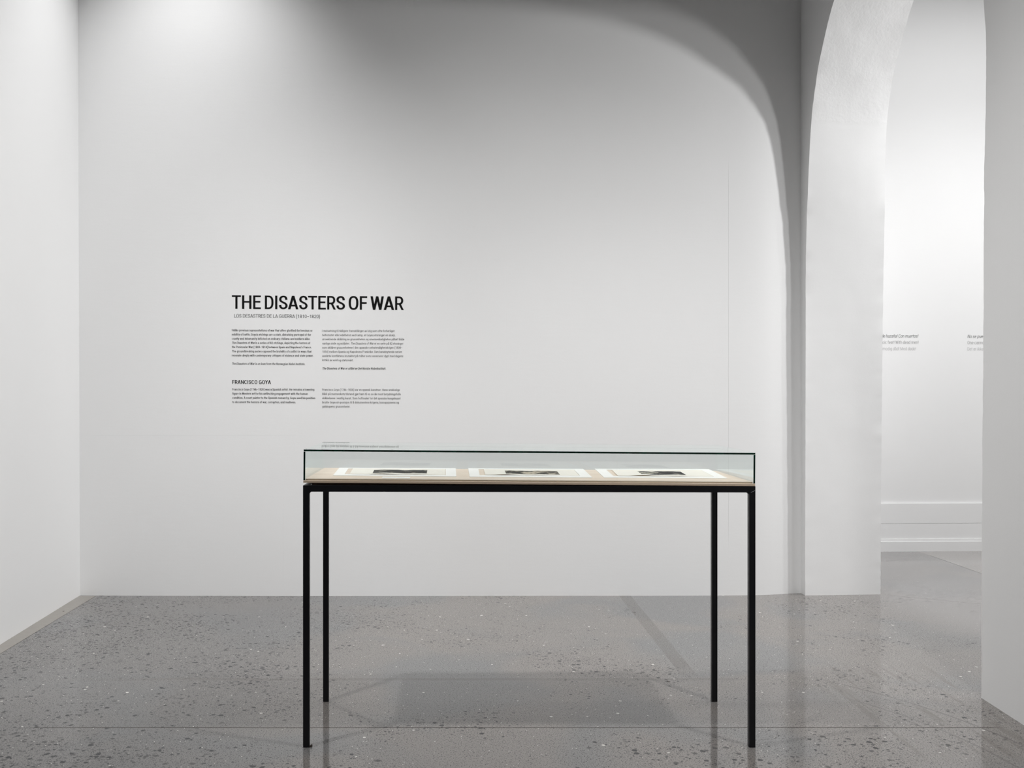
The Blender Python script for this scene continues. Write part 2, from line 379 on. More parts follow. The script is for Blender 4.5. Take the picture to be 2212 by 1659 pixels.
def full(far, apex):
    c = list(far); y1, z1 = far[-1]; y2, z2 = near[-1]; yc = 4.98
    for i in range(1, 40):                     # smooth crown between the two measured haunches
        t = i/40.0; a = PI*t
        y = y1 + (y2 - y1)*(0.5 - 0.5*math.cos(a)); zb = z1 + (z2 - z1)*(0.5 - 0.5*math.cos(a))
        c.append((y, zb + (apex - max(z1, z2))*math.sin(a) + 0.30*math.sin(a)*(0.5 - 0.5*math.cos(a))))
    return c + list(reversed(near))
def resample(c, n):
    d = [0.0]
    for i in range(1, len(c)): d.append(d[-1] + math.hypot(c[i][0]-c[i-1][0], c[i][1]-c[i-1][1]))
    r = []
    for k_ in range(n):
        s = d[-1]*k_/(n-1); r.append((interp(s, d, [q[0] for q in c]), interp(s, d, [q[1] for q in c])))
    return r
N = 420
rr = random.Random(3)
def rough(c):
    out = []; j = 0.0
    for i, (y, z) in enumerate(c):
        j = 0.72*j + rr.uniform(-1, 1)*0.0016
        if rr.random() < 0.02: j += rr.uniform(-0.004, 0.004)
        out.append((y + j*(1 if 0 < i < N-1 else 0), z + (j*0.5 if 8 < i < N-8 else 0)))
    return out
def smooth(c, r=7, it=3):
    for _ in range(it):
        d = list(c)
        for i in range(1, N-1):
            k_ = min(r, i, N-1-i); w_ = c[i-k_:i+k_+1]; d[i] = (sum(q[0] for q in w_)/len(w_), sum(q[1] for q in w_)/len(w_))
        c = d
    return c
SO = smooth(resample(full(far_o, 3.72), N)); SI = smooth(resample(full(far_i, 3.76), N)); CO = rough(SO); CI = rough(SI)
def rx(Y): return 2.128 - 0.047*(4.07 - Y) if Y < 4.07 else 2.128 - 0.012*(Y - 4.07)/2.03
XI = 2.592
bm = bmesh.new()
def side(curve, xf, yfar):
    vs = [bm.verts.new((xf(y), y, z)) for y, z in curve]
    ap = max(range(N), key=lambda i: curve[i][1]); za = curve[ap][1]
    fa = [bm.verts.new((xf(yfar), yfar, min(curve[i][1], za))) for i in range(ap+1)]
    ne = [bm.verts.new((xf(-4.0), -4.0, min(curve[i][1], za))) for i in range(ap, N)]
    for i in range(ap): bm.faces.new((vs[i], vs[i+1], fa[i+1], fa[i]))
    for i in range(ap, N-1): bm.faces.new((vs[i], vs[i+1], ne[i+1-ap], ne[i-ap]))
    t = [bm.verts.new((xf(y), y, CEIL)) for y in (yfar, curve[ap][0], -4.0)]
    bm.faces.new((vs[ap], t[1], t[0], fa[ap])); bm.faces.new((vs[ap], ne[0], t[2], t[1]))
    return vs
vo = side(CO, rx, 6.148 + 0.06)
vi = side(CI, lambda y: XI, 7.9)
ca = bmesh.new()
M = 24
rows = []
for i in range(N):
    a, b = vo[i].co.copy(), vi[i].co.copy(); row = []; sa = Vector((a.x, SO[i][0], SO[i][1])); sb = Vector((b.x, SI[i][0], SI[i][1]))
    for j in range(M+1):
        t = j/M; p = sa.lerp(sb, t) + (a-sa)*math.exp(-t*M/1.2) + (b-sb)*math.exp(-(1-t)*M/1.2)
        if 0 < j < M:                      # trowelled surface: slow swells, stronger above the springing
            w_ = (0.0035 if p.z > 2.86 else 0.0014)*math.sin(PI*t)**0.5
            nz_ = mnoise.noise(Vector((p.x*5, p.y*5, p.z*4.0))) + 0.5*mnoise.noise(Vector((p.x*13, p.y*13, p.z*11)))
            mid_ = Vector((p.x, 5.03, min(p.z, 2.68))); d_ = mid_ - p; d_.x = 0; d_.normalize(); p = p + d_*(nz_*w_)
        row.append(bm.verts.new(p))
    rows.append(row)
for i in range(N-1):
    for j in range(M):
        f = bm.faces.new((rows[i][j], rows[i+1][j], rows[i+1][j+1], rows[i][j+1])); f.smooth = True
struct('wall_right', bm, M_ARCH)

# the next room
def nY(X): return 7.771 + (X - 3.28)*(7.800 - 7.771)/0.80
bm = bmesh.new()
def slab(z0, z1, off, thick=0.2):
    a, b = 2.5, 7.0
    hexa(bm, [(a, nY(a)+off, z0), (b, nY(b)+off, z0), (b, nY(b)+thick, z0), (a, nY(a)+thick, z0), (a, nY(a)+off, z1), (b, nY(b)+off, z1), (b, nY(b)+thick, z1), (a, nY(a)+thick, z1)])
slab(0.372, CEIL, 0.040); struct('wall_far', bm, M_NEXT)
bm = bmesh.new(); slab(0.0, 0.076, 0.0, 0.039); slab(0.076, 0.096, 0.012, 0.039); slab(0.096, 0.214, 0.020, 0.039); slab(0.214, 0.218, 0.026, 0.039); slab(0.218, 0.372, 0.022, 0.1999)
struct('baseboard_far', bm, M_NEXT)
bm = bmesh.new(); box(bm, 7.0, 7.2, 0.5, 8.2, 0, CEIL); struct('wall_east', bm, M_NEXT)
bm = bmesh.new(); box(bm, 2.6, 7.2, 0.3, 0.5, 0, CEIL); struct('wall_south', bm, M_NEXT)

# ------------------------------------------------------------------ lettering: a condensed sans drawn stroke by stroke
CAPW = dict(A=1138, B=1118, C=1146, D=1148, E=1003, F=989, G=1192, H=1252, I=498, L=963, M=1529, N=1252, O=1192, P=1115, R=1120, S=1056, T=1065, U=1156, V=1105, W=1522, Y=1065)
LOWW = dict(a=960, b=985, c=926, d=987, e=939, f=617, g=988, h=978, i=438, j=438, k=912, l=438, m=1546, n=980, o=1002, p=985, q=992, r=628, s=911, t=600, u=979, v=871, w=1310, x=880, y=862, z=880)
ADV = {}
for d_ in (CAPW, LOWW):
    for k_, v_ in d_.items(): ADV[k_] = v_/1456.0
for k_, v_ in {'0': 992, '1': 992, '2': 992, '4': 992, '6': 992, '7': 992, '8': 992, ' ': 436, '.': 484, ',': 400, '(': 607, ')': 607, '–': 1000, "'": 330, '!': 467}.items(): ADV[k_] = v_/1456.0
ADV['å'] = ADV['a']; ADV['ø'] = ADV['o']; ADV['ñ'] = ADV['n']
XH = 0.743; ASC = 1.045; DSC = -0.28

def arc(cx, cy, rx_, ry, a0, a1, n=10, p=2.35):
    r = []
    for i in range(n+1):
        a = math.radians(a0 + (a1-a0)*i/n); c, s = math.cos(a), math.sin(a)
        r.append((cx + rx_*math.copysign(abs(c)**(2/p), c), cy + ry*math.copysign(abs(s)**(2/p), s)))
    return r
def crom(pts, n=3):
    r = []
    for i in range(len(pts)-1):
        p0 = pts[max(i-1, 0)]; p1 = pts[i]; p2 = pts[i+1]; p3 = pts[min(i+2, len(pts)-1)]
        for k_ in range(n):
            t = k_/n
            r.append(tuple(0.5*(2*p1[a] + (p2[a]-p0[a])*t + (2*p0[a]-5*p1[a]+4*p2[a]-p3[a])*t*t + (3*p1[a]-p0[a]-3*p2[a]+p3[a])*t**3) for a in (0, 1)))
    return r + [pts[-1]]
SPTS = [(.96, .72), (.92, .86), (.77, .965), (.52, 1), (.26, .965), (.08, .87), (.03, .745), (.1, .63), (.28, .555), (.5, .495), (.74, .43), (.91, .345), (.98, .25), (.94, .125), (.76, .03), (.5, 0), (.23, .035), (.06, .14), (.01, .285)]

def glyph(ch, v, h, q):
    """polygons of one character on a unit cap height; v, h = stroke widths of uprights and bars; q = curve detail"""
    a = ADV[ch]; S = []; D = []
    T = 1-h/2; B = h/2; XT = XH-h/2
    def st(*p): S.append(list(p))
    def dg(x0, y0, x1, y1, wd): D.append(((x0-wd/2, y0), (x0+wd/2, y0), (x1+wd/2, y1), (x1-wd/2, y1)))
    def box_(l, r): return l*a + v/2, (1-r)*a - v/2
    base = {'å': 'a', 'ø': 'o', 'ñ': 'n'}.get(ch, ch)
    wd = v*1.08
    if base in 'EFL':
        L, R = 0.10*a + v/2, 0.945*a
        st((L, 0), (L, 1)); e_ = L - v/2
        if base in 'EL': st((e_, B), (R, B))
        if base in 'EF': st((e_, T), (R, T)); st((L, 0.53 if base == 'E' else 0.50), (R-0.06*a, 0.53 if base == 'E' else 0.50))
    elif base == 'T': st((0.03*a, T), (0.97*a, T)); st((a/2, 0), (a/2, 1))
    elif base == 'H': L, R = box_(.10, .10); st((L, 0), (L, 1)); st((R, 0), (R, 1)); st((L, .52), (R, .52))
    elif base == 'I': st((a/2, 0), (a/2, 1))
    elif base == 'N': L, R = box_(.10, .10); st((L, 0), (L, 1)); st((R, 0), (R, 1)); dg(L, 1, R, 0, wd)
    elif base == 'M': L, R = box_(.09, .09); st((L, 0), (L, 1)); st((R, 0), (R, 1)); dg(L+v*.1, 1, a/2, 0.05, wd*1.05); dg(R-v*.1, 1, a/2, 0.05, wd*1.05)
    elif base == 'U': L, R = box_(.10, .10); st(*([(L, 1)] + arc((L+R)/2, B+.3, (R-L)/2, .3, 180, 360, q) + [(R, 1)]))
    elif base == 'A': dg(.02*a+wd/2, 0, a/2, 1, wd); dg(a-.02*a-wd/2, 0, a/2, 1, wd); st((.22*a, .27), (.78*a, .27))
    elif base == 'V': dg(.02*a+wd/2, 1, a/2, 0, wd); dg(.98*a-wd/2, 1, a/2, 0, wd)
    elif base == 'W':
        for x0, x1 in ((.03*a+wd/2, .285*a), (.50*a, .285*a), (.50*a, .715*a), (.97*a-wd/2, .715*a)): dg(x0, 1, x1, 0, wd*.98)
    elif base == 'Y': dg(.01*a+wd/2, 1, a/2, .40, wd); dg(.99*a-wd/2, 1, a/2, .40, wd); st((a/2, 0), (a/2, .46))
    elif base == 'D':
        L, R = box_(.095, .06); m_ = L+(R-L)*.35
        st((L, 0), (L, 1)); st(*([(L-v/2, T), (m_, T)] + arc(m_, .5, R-m_, .5-B, 90, -90, 2*q, 2.6)[1:-1] + [(m_, B), (L-v/2, B)]))
    elif base in 'PR' or base == 'B':
        L, R = box_(.10, .07 if base == 'P' else .08); m_ = L+(R-L)*.45; y0 = .45
        st((L, 0), (L, 1)); st(*([(L-v/2, T), (m_, T)] + arc(m_, (T+y0)/2, R-m_, (T-y0)/2, 90, -90, 2*q, 2.3)[1:-1] + [(m_, y0), (L, y0)]))
        if base == 'R': dg(.56*a, y0, .975*a-wd/2, 0, wd)
        if base == 'B': st(*([(L, y0)] + arc(m_, (B+y0)/2, R-m_, (y0-B)/2, 90, -90, 2*q, 2.3) + [(L-v/2, B)]))
    elif base in 'O0': L, R = box_(.065, .065) if base == 'O' else box_(.09, .09); st(*arc((L+R)/2, .5, (R-L)/2, .5-B+.008, 0, 360, 4*q, 2.5))
    elif base in 'CG':
        L, R = box_(.07, .07); c_ = (L+R)/2
        if base == 'C': st(*arc(c_, .5, (R-L)/2, .5-B+.008, 28, 332, 3*q, 2.5))
        else: st(*(arc(c_, .5, (R-L)/2, .5-B+.008, 32, 318, 3*q, 2.5))); st((R, .10), (R, .49)); st((R+v/2, .46), (c_+.02, .46))
    elif base == 'S': L, R = box_(.07, .07); st(*crom([(L+(R-L)*x, B+(T-B)*y) for x, y in SPTS], 2 if q > 3 else 1))
    elif base == 's': L, R = box_(.07, .07); st(*crom([(L+(R-L)*x, B+(XT-B)*y) for x, y in SPTS], 1))
    elif base == 'o': L, R = box_(.075, .075); st(*arc((L+R)/2, XH/2, (R-L)/2, XH/2-B+.006, 0, 360, 4*q))
    elif base in 'bp':
        L, R = box_(.11, .075); st((L, 0 if base == 'b' else DSC), (L, ASC if base == 'b' else XH)); st(*arc((L+R)/2, XH/2, (R-L)/2, XH/2-B, 0, 360, 4*q))
    elif base in 'dq':
        L, R = box_(.075, .11); st((R, 0 if base == 'd' else DSC), (R, ASC if base == 'd' else XH)); st(*arc((L+R)/2, XH/2, (R-L)/2, XH/2-B, 0, 360, 4*q))
    elif base == 'g':
        L, R = box_(.075, .11); st(*arc((L+R)/2, XH/2, (R-L)/2, XH/2-B, 0, 360, 4*q)); st(*([(R, XH), (R, -.04)] + arc((L+R)/2, -.04, (R-L)/2, -DSC-.04-B*.5, 0, -150, 2*q)))
    elif base == 'c': L, R = box_(.075, .05); st(*arc((L+R)/2, XH/2, (R-L)/2, XH/2-B+.006, 35, 325, 3*q))
    elif base == 'e': L, R = box_(.075, .065); st((L, XH*.50), (R, XH*.50)); st(*arc((L+R)/2, XH/2, (R-L)/2, XH/2-B+.006, 0, 322, 3*q))
    elif base == 'a':
        L, R = box_(.09, .115); st(*(arc((L+R)/2, XT-.20, (R-L)/2, .20, 165, 0, 2*q) + [(R, 0)]))
        y1, y0 = .435, B; st(*([(R, y1)] + arc(L+(R-L)*.5, (y0+y1)/2, (R-L)*.5, (y1-y0)/2, 90, 270, 2*q, 2.1) + [(R, y0+.07)]))
    elif base in 'nhmru':
        if base == 'u': L, R = box_(.11, .11); st((R, 0), (R, XH)); st(*([(L, XH)] + arc((L+R)/2, B+.24, (R-L)/2, .24, 180, 345, 2*q)))
        elif base == 'm':
            L, R = box_(.075, .07); m_ = (L+R)/2; st((L, 0), (L, XH))
            for x0, x1 in ((L, m_), (m_, R)): st(*(arc((x0+x1)/2, XT-.22, (x1-x0)/2, .22, 170, 0, 2*q) + [(x1, 0)]))
        elif base == 'r': L = .15*a + v/2; st((L, 0), (L, XH)); st(*crom([(L, XH*.72), (L+.10*a, XT-.03), (L+.32*a, XT+.008), (.97*a, XT-.005)], 3))
        else: L, R = box_(.11, .11); st((L, 0), (L, ASC if base == 'h' else XH)); st(*(arc((L+R)/2, XT-.24, (R-L)/2, .24, 165, 0, 2*q) + [(R, 0)]))
    elif base in 'ij':
        if base == 'i': st((a/2, 0), (a/2, XH))
        else: st(*crom([(a/2, XH), (a/2, .0), (a/2-.02, DSC+.10), (a/2-.12, DSC+B)], 4))
        st((a/2, .89), (a/2, .89+v*1.05))
    elif base == 'l': st((a/2, 0), (a/2, ASC))
    elif base == 'k': L = .11*a + v/2; st((L, 0), (L, ASC)); dg(L+v*.3, .30, .90*a-wd/2, XH, wd); dg(.40*a, .42, .97*a-wd/2, 0, wd)
    elif base == 't': st(*([(.42*a, .93), (.42*a, .20)] + arc(.42*a+.13, .20, .13, .20-B, 180, 265, q))); st((.02*a, XT), (.90*a, XT))
    elif base == 'f': st(*([(.45*a, 0), (.45*a, .85)] + arc(.45*a+.15, .85, .15, ASC-.85-B+.03, 180, 95, q))); st((.05*a, XT), (.93*a, XT))
    elif base == 'v': dg(.02*a+wd/2, XH, a/2, 0, wd); dg(.98*a-wd/2, XH, a/2, 0, wd)
    elif base == 'w':
        for x0, x1 in ((.02*a+wd/2, .27*a), (.50*a, .27*a), (.50*a, .73*a), (.98*a-wd/2, .73*a)): dg(x0, XH, x1, 0, wd*.95)
    elif base == 'x': dg(.03*a+wd/2, XH, .97*a-wd/2, 0, wd); dg(.97*a-wd/2, XH, .03*a+wd/2, 0, wd)
    elif base == 'y': dg(.02*a+wd/2, XH, .52*a, 0, wd); dg(.98*a-wd/2, XH, .38*a, DSC+.10, wd); st((.40*a, DSC+.12), (.26*a, DSC+B), (.08*a, DSC+B))
    elif base == 'z': st((.07*a, XT), (.93*a, XT)); st((.05*a, B), (.95*a, B)); dg(.90*a-wd/2, XH, .07*a+wd/2, 0, wd)
    elif base == '1': st((.58*a, 0), (.58*a, 1)); st((.58*a, .90), (.20*a, .77))
    elif base == '2': L, R = box_(.09, .09); st(*(arc((L+R)/2, .70, (R-L)/2*.95, .30-B, 175, 0, 2*q) + crom([((R-.0), .66), (R-.06, .50), (L+.10, .16), (L+.0, B)], 2)[1:])); st((L-v/2, B), (R+v/2, B))
    elif base == '4': st((.70*a, 0), (.70*a, 1)); st((.04*a, .27), (.95*a, .27)); dg(.08*a+wd/2, .24, .70*a, 1, wd)
    elif base == '6': L, R = box_(.09, .09); st(*arc((L+R)/2, .32, (R-L)/2, .32-B, 0, 360, 4*q)); st(*crom([(R-.10, .99-B), (L+.14, .88), (L+.02, .62), (L, .34)], 4))
    elif base == '7': st((.05*a, T), (.95*a, T)); dg(.93*a-wd/2, 1, .28*a+wd/2, 0, wd)
    elif base == '8': L, R = box_(.09, .09); st(*arc((L+R)/2, .27, (R-L)/2, .27-B, 0, 360, 4*q)); st(*arc((L+R)/2, .745, (R-L)/2*.9, .255-B, 0, 360, 4*q))
    elif base == '(': st(*crom([(.80*a, 1.10), (.42*a, .85), (.30*a, .42), (.42*a, .0), (.80*a, -.27)], 4))
    elif base == ')': st(*crom([(.20*a, 1.10), (.58*a, .85), (.70*a, .42), (.58*a, .0), (.20*a, -.27)], 4))
    elif base == '–': st((.10*a, .46), (.90*a, .46))
    elif base == '.': st((a*.42, 0), (a*.42, v*1.05))
    elif base == ',': dg(a*.42, v*1.0, a*.30, -.17, v*.85)
    elif base == "'": st((a/2, .68), (a/2, 1.03))
    elif base == '!': st((a/2, .30), (a/2, 1)); st((a/2, 0), (a/2, v*1.05))
    if ch == 'å': st(*arc(a/2, .93, .095, .085, 0, 360, 10, 2))
    if ch == 'ø': dg(.12*a, -.04, .88*a, XH+.04, v*.7)
    if ch == 'ñ': st(*crom([(.24*a, .87), (.36*a, .95), (.52*a, .90), (.66*a, .86), (.77*a, .94)], 3))
    P = [list(d) for d in D]
    for s in S:
        n = len(s); off = []
        closed = math.hypot(s[0][0]-s[-1][0], s[0][1]-s[-1][1]) < 1e-6
        for i in range(n):
            if closed: p0 = s[i-1 if i > 0 else n-2]; p1 = s[i+1 if i < n-1 else 1]
            else: p0 = s[max(i-1, 0)]; p1 = s[min(i+1, n-1)]
            tx, ty = p1[0]-p0[0], p1[1]-p0[1]; l_ = math.hypot(tx, ty) or 1; nx, ny = -ty/l_, tx/l_
            hw = math.hypot(nx*v/2, ny*h/2); off.append((nx*hw, ny*hw))
        for i in range(n-1):
            a_, b_ = s[i], s[i+1]; oa, ob = off[i], off[i+1]
            P.append([(a_[0]+oa[0], a_[1]+oa[1]), (a_[0]-oa[0], a_[1]-oa[1]), (b_[0]-ob[0], b_[1]-ob[1]), (b_[0]+ob[0], b_[1]+ob[1])])
    return P
CACHE = {}
def G(ch, v, h, q):
    k_ = (ch, v, h, q)
    if k_ not in CACHE: CACHE[k_] = glyph(ch, v, h, q)
    return CACHE[k_]
def layout(runs, v, h, q, track=0.0):
    """runs: [(text, italic)] -> polygons starting at the left edge of the ink, and the width of the ink"""
    x = 0.0; P = []
    for text, it in runs:
        for ch in text:
            if ch != ' ':
                for poly in G(ch, v, h, q):
                    P.append([(x + px_ + (0.20*py_ if it else 0.0), py_) for px_, py_ in poly])
            x += ADV[ch] + track
    x0 = min(p[0] for q_ in P for p in q_); x1 = max(p[0] for q_ in P for p in q_)
    return [[(p[0]-x0, p[1]) for p in q_] for q_ in P], x1-x0
def add_line(bm, runs, xa, xb, ya, yb, cap, v, h, q=3, place=None, track=0.0):
    """one line of lettering: left and right pixel of the ink, baseline at either end, cap height (photo pixels)"""
    if isinstance(runs, str): runs = [(runs, False)]
    P, wd = layout(runs, v, h, q, track); place = place or text_on_back
    s = (xb-xa)/wd
    for k_, poly in enumerate(P):
        vs = []
        for x, y in poly:
            X = xa + x*s; Y = ya + (yb-ya)*(X-xa)/(xb-xa) - y*cap
            q_ = place(X, Y); vs.append(bm.verts.new((q_[0], q_[1] - 0.00001*(k_ % 16), q_[2])))
        bm.faces.new(vs)
def text_on_back(px, py):
    X, Y, Z = on_wall(px, py); return (X, Y - 0.0007, Z)
def text_on_far(px, py):
    Y = 7.82
    for _ in range(4): X = (px-CX)*Y/F; Y = nY(X) + 0.040
    return (X, Y - 0.0010, EYE - (py-CY)*Y/F)
def flat(name, bm, mat, label=None, cat=None, parent=None, group=None):
    for f in bm.faces: f.normal_update()
    me = bpy.data.meshes.new(name)
    for f in bm.faces:
        if f.normal.y > 0: f.normal_flip()
    bm.to_mesh(me); bm.free(); me.materials.append(mat)
    o = bpy.data.objects.new(name, me); C.objects.link(o)
    if parent is not None: o.parent = parent
    if label: tag(o, label, cat, group)
    return o

# title, every letter at its own measured place
z1 = lambda u: 490 + u/10.533; z2 = lambda u: 680 + u/10.533
TL = [('T', z1(115), z1(322)), ('H', z1(347), z1(560)), ('E', z1(600), z1(775)), ('D', z1(866), z1(1062)), ('I', z1(1100), z1(1150)), ('S', z1(1187), z1(1383)),
      ('A', z1(1392), z1(1628)), ('S', z1(1645), z1(1838)), ('T', z1(1848), z1(2055)), ('E', z2(80), z2(252)), ('R', z2(283), z2(478)), ('S', z2(490), z2(688)),
      ('O', z2(772), z2(992)), ('F', z2(1025), z2(1193)), ('W', z2(1268), z2(1572)), ('A', z2(1568), z2(1806)), ('R', z2(1828), z2(2025))]
tt = empty('title_lettering', text_on_back(501, 667.06)); tag(tt, 'large bold black capitals reading THE DISASTERS OF WAR on the back wall', 'wall lettering')
for ch, xa, xb in TL:
    b0 = 667.06 + (xa-501)*2.75/371; b1 = 667.06 + (xb-501)*2.75/371
    bm = bmesh.new(); add_line(bm, ch, xa, xb, b0, b1, 29.3, 0.163, 0.124, 8)
    bmesh.ops.translate(bm, verts=bm.verts, vec=-tt.location); flat('letter', bm, M_V0, parent=tt)
bm = bmesh.new(); add_line(bm, 'LOS DESASTRES DE LA GUERRA (1810–1820)', 505.9, 691.1, 685.8, 687.2, 7.4, 0.105, 0.085, 4)
flat('subtitle_lettering', bm, M_V1, 'thin capitals reading LOS DESASTRES DE LA GUERRA under the large title', 'wall lettering')
bm = bmesh.new(); add_line(bm, 'FRANCISCO GOYA', 501.8, 585.3, 829.2, 829.6, 8.2, 0.16, 0.125, 4)
flat('subheading_lettering', bm, M_V0, 'small bold black heading FRANCISCO GOYA above the lower left paragraph', 'wall lettering')
la = lambda u: 490 + u/8.733; ra = lambda u: 685 + u/8.733; yy = lambda u: 700 + u/8.733
IT = 'The Disasters of War'
def para(name, lines, f, mat, v, label):
    bm = bmesh.new()
    for t_, a_, b_, c_, d_ in lines: add_line(bm, t_, f(a_), f(b_), yy(c_), yy(d_), 4.72, v, v*0.82, 2)
    flat(name, bm, mat, label, 'wall lettering')
para('paragraph_lettering', [
    ('Unlike previous representations of war that often glorified the heroism or', 95, 1617, 136, 144),
    ("nobility of battle, Goya's etchings are a stark, disturbing portrayal of the", 95, 1587, 214, 222),
    ('cruelty and inhumanity inflicted on ordinary civilians and soldiers alike.', 95, 1572, 295, 300),
    ([(IT, True), (' is a series of 82 etchings, depicting the horrors of', False)], 98, 1575, 373, 378),
    ("the Peninsular War (1808–1814) between Spain and Napoleon's France.", 95, 1598, 452, 458),
    ('The groundbreaking series exposed the brutality of conflict in ways that', 98, 1598, 532, 538),
    ('resonate deeply with contemporary critiques of violence and state power.', 95, 1632, 610, 617)], la, M_V1, 0.145,
    'seven line English paragraph starting Unlike previous, upper left column of the wall text')
para('credit_lettering', [([(IT + ' is on loan from the Norwegian Nobel Institute.', True)], 98, 1475, 767, 774)], la, M_V1, 0.145,
     'single italic English loan line under the upper left paragraph on the back wall')
para('paragraph_lettering', [
    ('Francisco Goya (1746–1828) was a Spanish artist. He remains a towering', 103, 1650, 1252, 1256),
    ('figure in Western art for his unflinching engagement with the human', 103, 1527, 1331, 1336),
    ('condition. A court painter to the Spanish monarchy, Goya used his position', 103, 1667, 1410, 1416),
    ('to document the horrors of war, corruption, and madness.', 103, 1300, 1490, 1494)], la, M_V1, 0.145,
    'four line English paragraph directly below the FRANCISCO GOYA heading')
para('paragraph_lettering', [
    ('I motsetning til tidligere framstillinger av krig som ofte forherliget', 95, 1460, 147, 150),
    ('heltemotet eller edelheten ved kamp, er Goyas etsninger en skarp,', 97, 1475, 227, 230),
    ('urovekkende skildring av grusomheten og umenneskeligheten påført både', 97, 1645, 306, 308),
    ([('vanlige sivile og soldater. ', False), (IT, True), (' er en serie på 82 etsninger', False)], 97, 1628, 385, 388),
    ('som skildrer grusomhetene i den spanske selvstendighetskrigen (1808–', 97, 1605, 463, 465),
    ('1814) mellom Spania og Napoleons Frankrike. Den banebrytende serien', 97, 1600, 541, 545),
    ('avslørte konfliktens brutalitet på måter som resonnerer dypt med dagens', 97, 1625, 621, 624),
    ('kritikk av vold og statsmakt.', 97, 683, 700, 702)], ra, M_V2, 0.115,
    'eight line grey Norwegian paragraph starting I motsetning, upper right column of the wall text')
para('credit_lettering', [([(IT + ' er utlånt av Det Norske Nobelinstitutt.', True)], 103, 1297, 856, 860)], ra, M_V0, 0.150,
     'single italic Norwegian loan line under the upper right paragraph on the back wall')
para('paragraph_lettering', [
    ('Francisco Goya (1746–1828) var en spansk kunstner. Hans urokkelige', 97, 1562, 1258, 1263),
    ('blikk på menneskets tilstand gjør ham til en av de mest betydningsfulle', 97, 1580, 1338, 1343),
    ('skikkelsene i vestlig kunst. Som hoffmaler for det spanske kongehuset', 97, 1575, 1417, 1422),
    ('brukte Goya sin posisjon til å dokumentere krigens, korrupsjonens og', 97, 1543, 1496, 1500),
    ('galskapens grusomheter.', 97, 625, 1575, 1577)], ra, M_V2, 0.115,
    'five line grey Norwegian paragraph at the lower right of the wall text')

# captions on the wall of the next room, each cut off by the arch in this view
def cap_line(text, it, x0, s, base, parent, mat, v):
    P, wd = layout([(text, it)], v, v*.82, 4)
    bm = bmesh.new(); add_line(bm, [(text, it)], x0, x0 + wd*s, base, base, 6.8, v, v*.82, 4, text_on_far)
    return flat('text_line', bm, mat, parent=parent)
def fit(full_text, it, tail, xa, xb, v):      # start and scale of a line of which only the tail is seen
    _, wt = layout([(tail, it)], v, v*.82, 4); _, wf = layout([(full_text, it)], v, v*.82, 4)
    s = (xb-xa)/wt; return xb - wf*s, s
c1 = empty('wall_caption', text_on_far(1905, 760)); c2 = empty('wall_caption', text_on_far(2090, 760))
tag(c1, 'three line caption ending Con muertos, on the far wall beside the left arch pier', 'wall lettering')
tag(c2, 'three line caption starting No se, on the far wall beside the right arch edge', 'wall lettering')
lines1 = [('Grande hazaña! Con muertos!', True, 'hazaña! Con muertos!', 1913.8, 1983.9, 729.2, M_V5, .105),
          ('Heroic feat! With dead men!', False, 'feat! With dead men!', 1917.5, 1983.9, 742.7, M_V3, .10),
          ('En modig dåd! Med døde!', False, 'modig dåd! Med døde!', 1906.6, 1978.3, 756.5, M_V4, .10)]
parts = []
for t_, it, tail, xa, xb, by, mt, v_ in lines1:
    x0, s = fit(t_, it, tail, xa, xb, v_); parts.append((cap_line(t_, it, x0, s, by, c1, mt, v_), c1))
for t_, it, xx, s, by, mt, v_ in (('No se puede mirar.', True, 2089.8, 6.25, 729.9, M_V5, .105), ('One cannot look at this.', False, 2089.8, 6.25, 743.5, M_V3, .10),
                                  ('Det er ikke til å se på.', False, 2089.8, 6.1, 757.0, M_V4, .10)):
    parts.append((cap_line(t_, it, xx, s, by, c2, mt, v_), c2))
for o, par in parts: o.matrix_parent_inverse.translation = -Vector(par.location)

# ------------------------------------------------------------------ the steel table
X0, X1 = -0.548, 1.039; Y0, Y1 = 3.500, 4.037; TW = 0.022
def ztop(x): return 0.9195 - 0.0019*(x - X0)
tb = empty('display_table', (X0, Y0, 0)); tag(tb, 'black square tube steel table frame carrying the glass display case', 'table')
tb_org = Vector(tb.location)
def tpart(name, bm, mat, bev=0.0012, parent=None):
    if bev: bevel(bm, bev, 2)
    bmesh.ops.translate(bm, verts=bm.verts, vec=-tb_org)
    return obj(name, bm, mat, parent or tb)
for (x, y) in ((X0, Y0), (X1-TW, Y0), (X0, Y1-TW), (X1-TW, Y1-TW)):
    bm = bmesh.new(); zt = ztop(x) - TW
    fs = box(bm, x, x+TW, y, y+TW, 0.0002, ztop(x + TW/2))
    bevel(bm, 0.0007, 2)
    sx = x + TW if x == X0 else x; d = 1 if x == X0 else -1      # weld fillet in the corner under the rail
    pts = [(sx - d*0.0005, zt-0.007), (sx + d*0.0065, zt+0.0002), (sx - d*0.0005, zt+0.0002)]
    va = [bm.verts.new((px_, y+0.002, pz)) for px_, pz in pts]; vb = [bm.verts.new((px_, y+TW-0.002, pz)) for px_, pz in pts]
    bm.faces.new(va); bm.faces.new(vb[::-1])
    for i in range(3): bm.faces.new((va[i], vb[i], vb[(i+1) % 3], va[(i+1) % 3]))
    tpart('leg', bm, M_STEEL, 0)
for y in (Y0, Y1-TW):
    bm = bmesh.new(); xa_, xb_ = X0+TW, X1-TW; a0, a1 = ztop(xa_), ztop(xb_)
    hexa(bm, [(xa_, y, a0-TW), (xb_, y, a1-TW), (xb_, y+TW, a1-TW), (xa_, y+TW, a0-TW), (xa_, y, a0), (xb_, y, a1), (xb_, y+TW, a1), (xa_, y+TW, a0)]); tpart('long_rail', bm, M_STEEL, 0.0004)
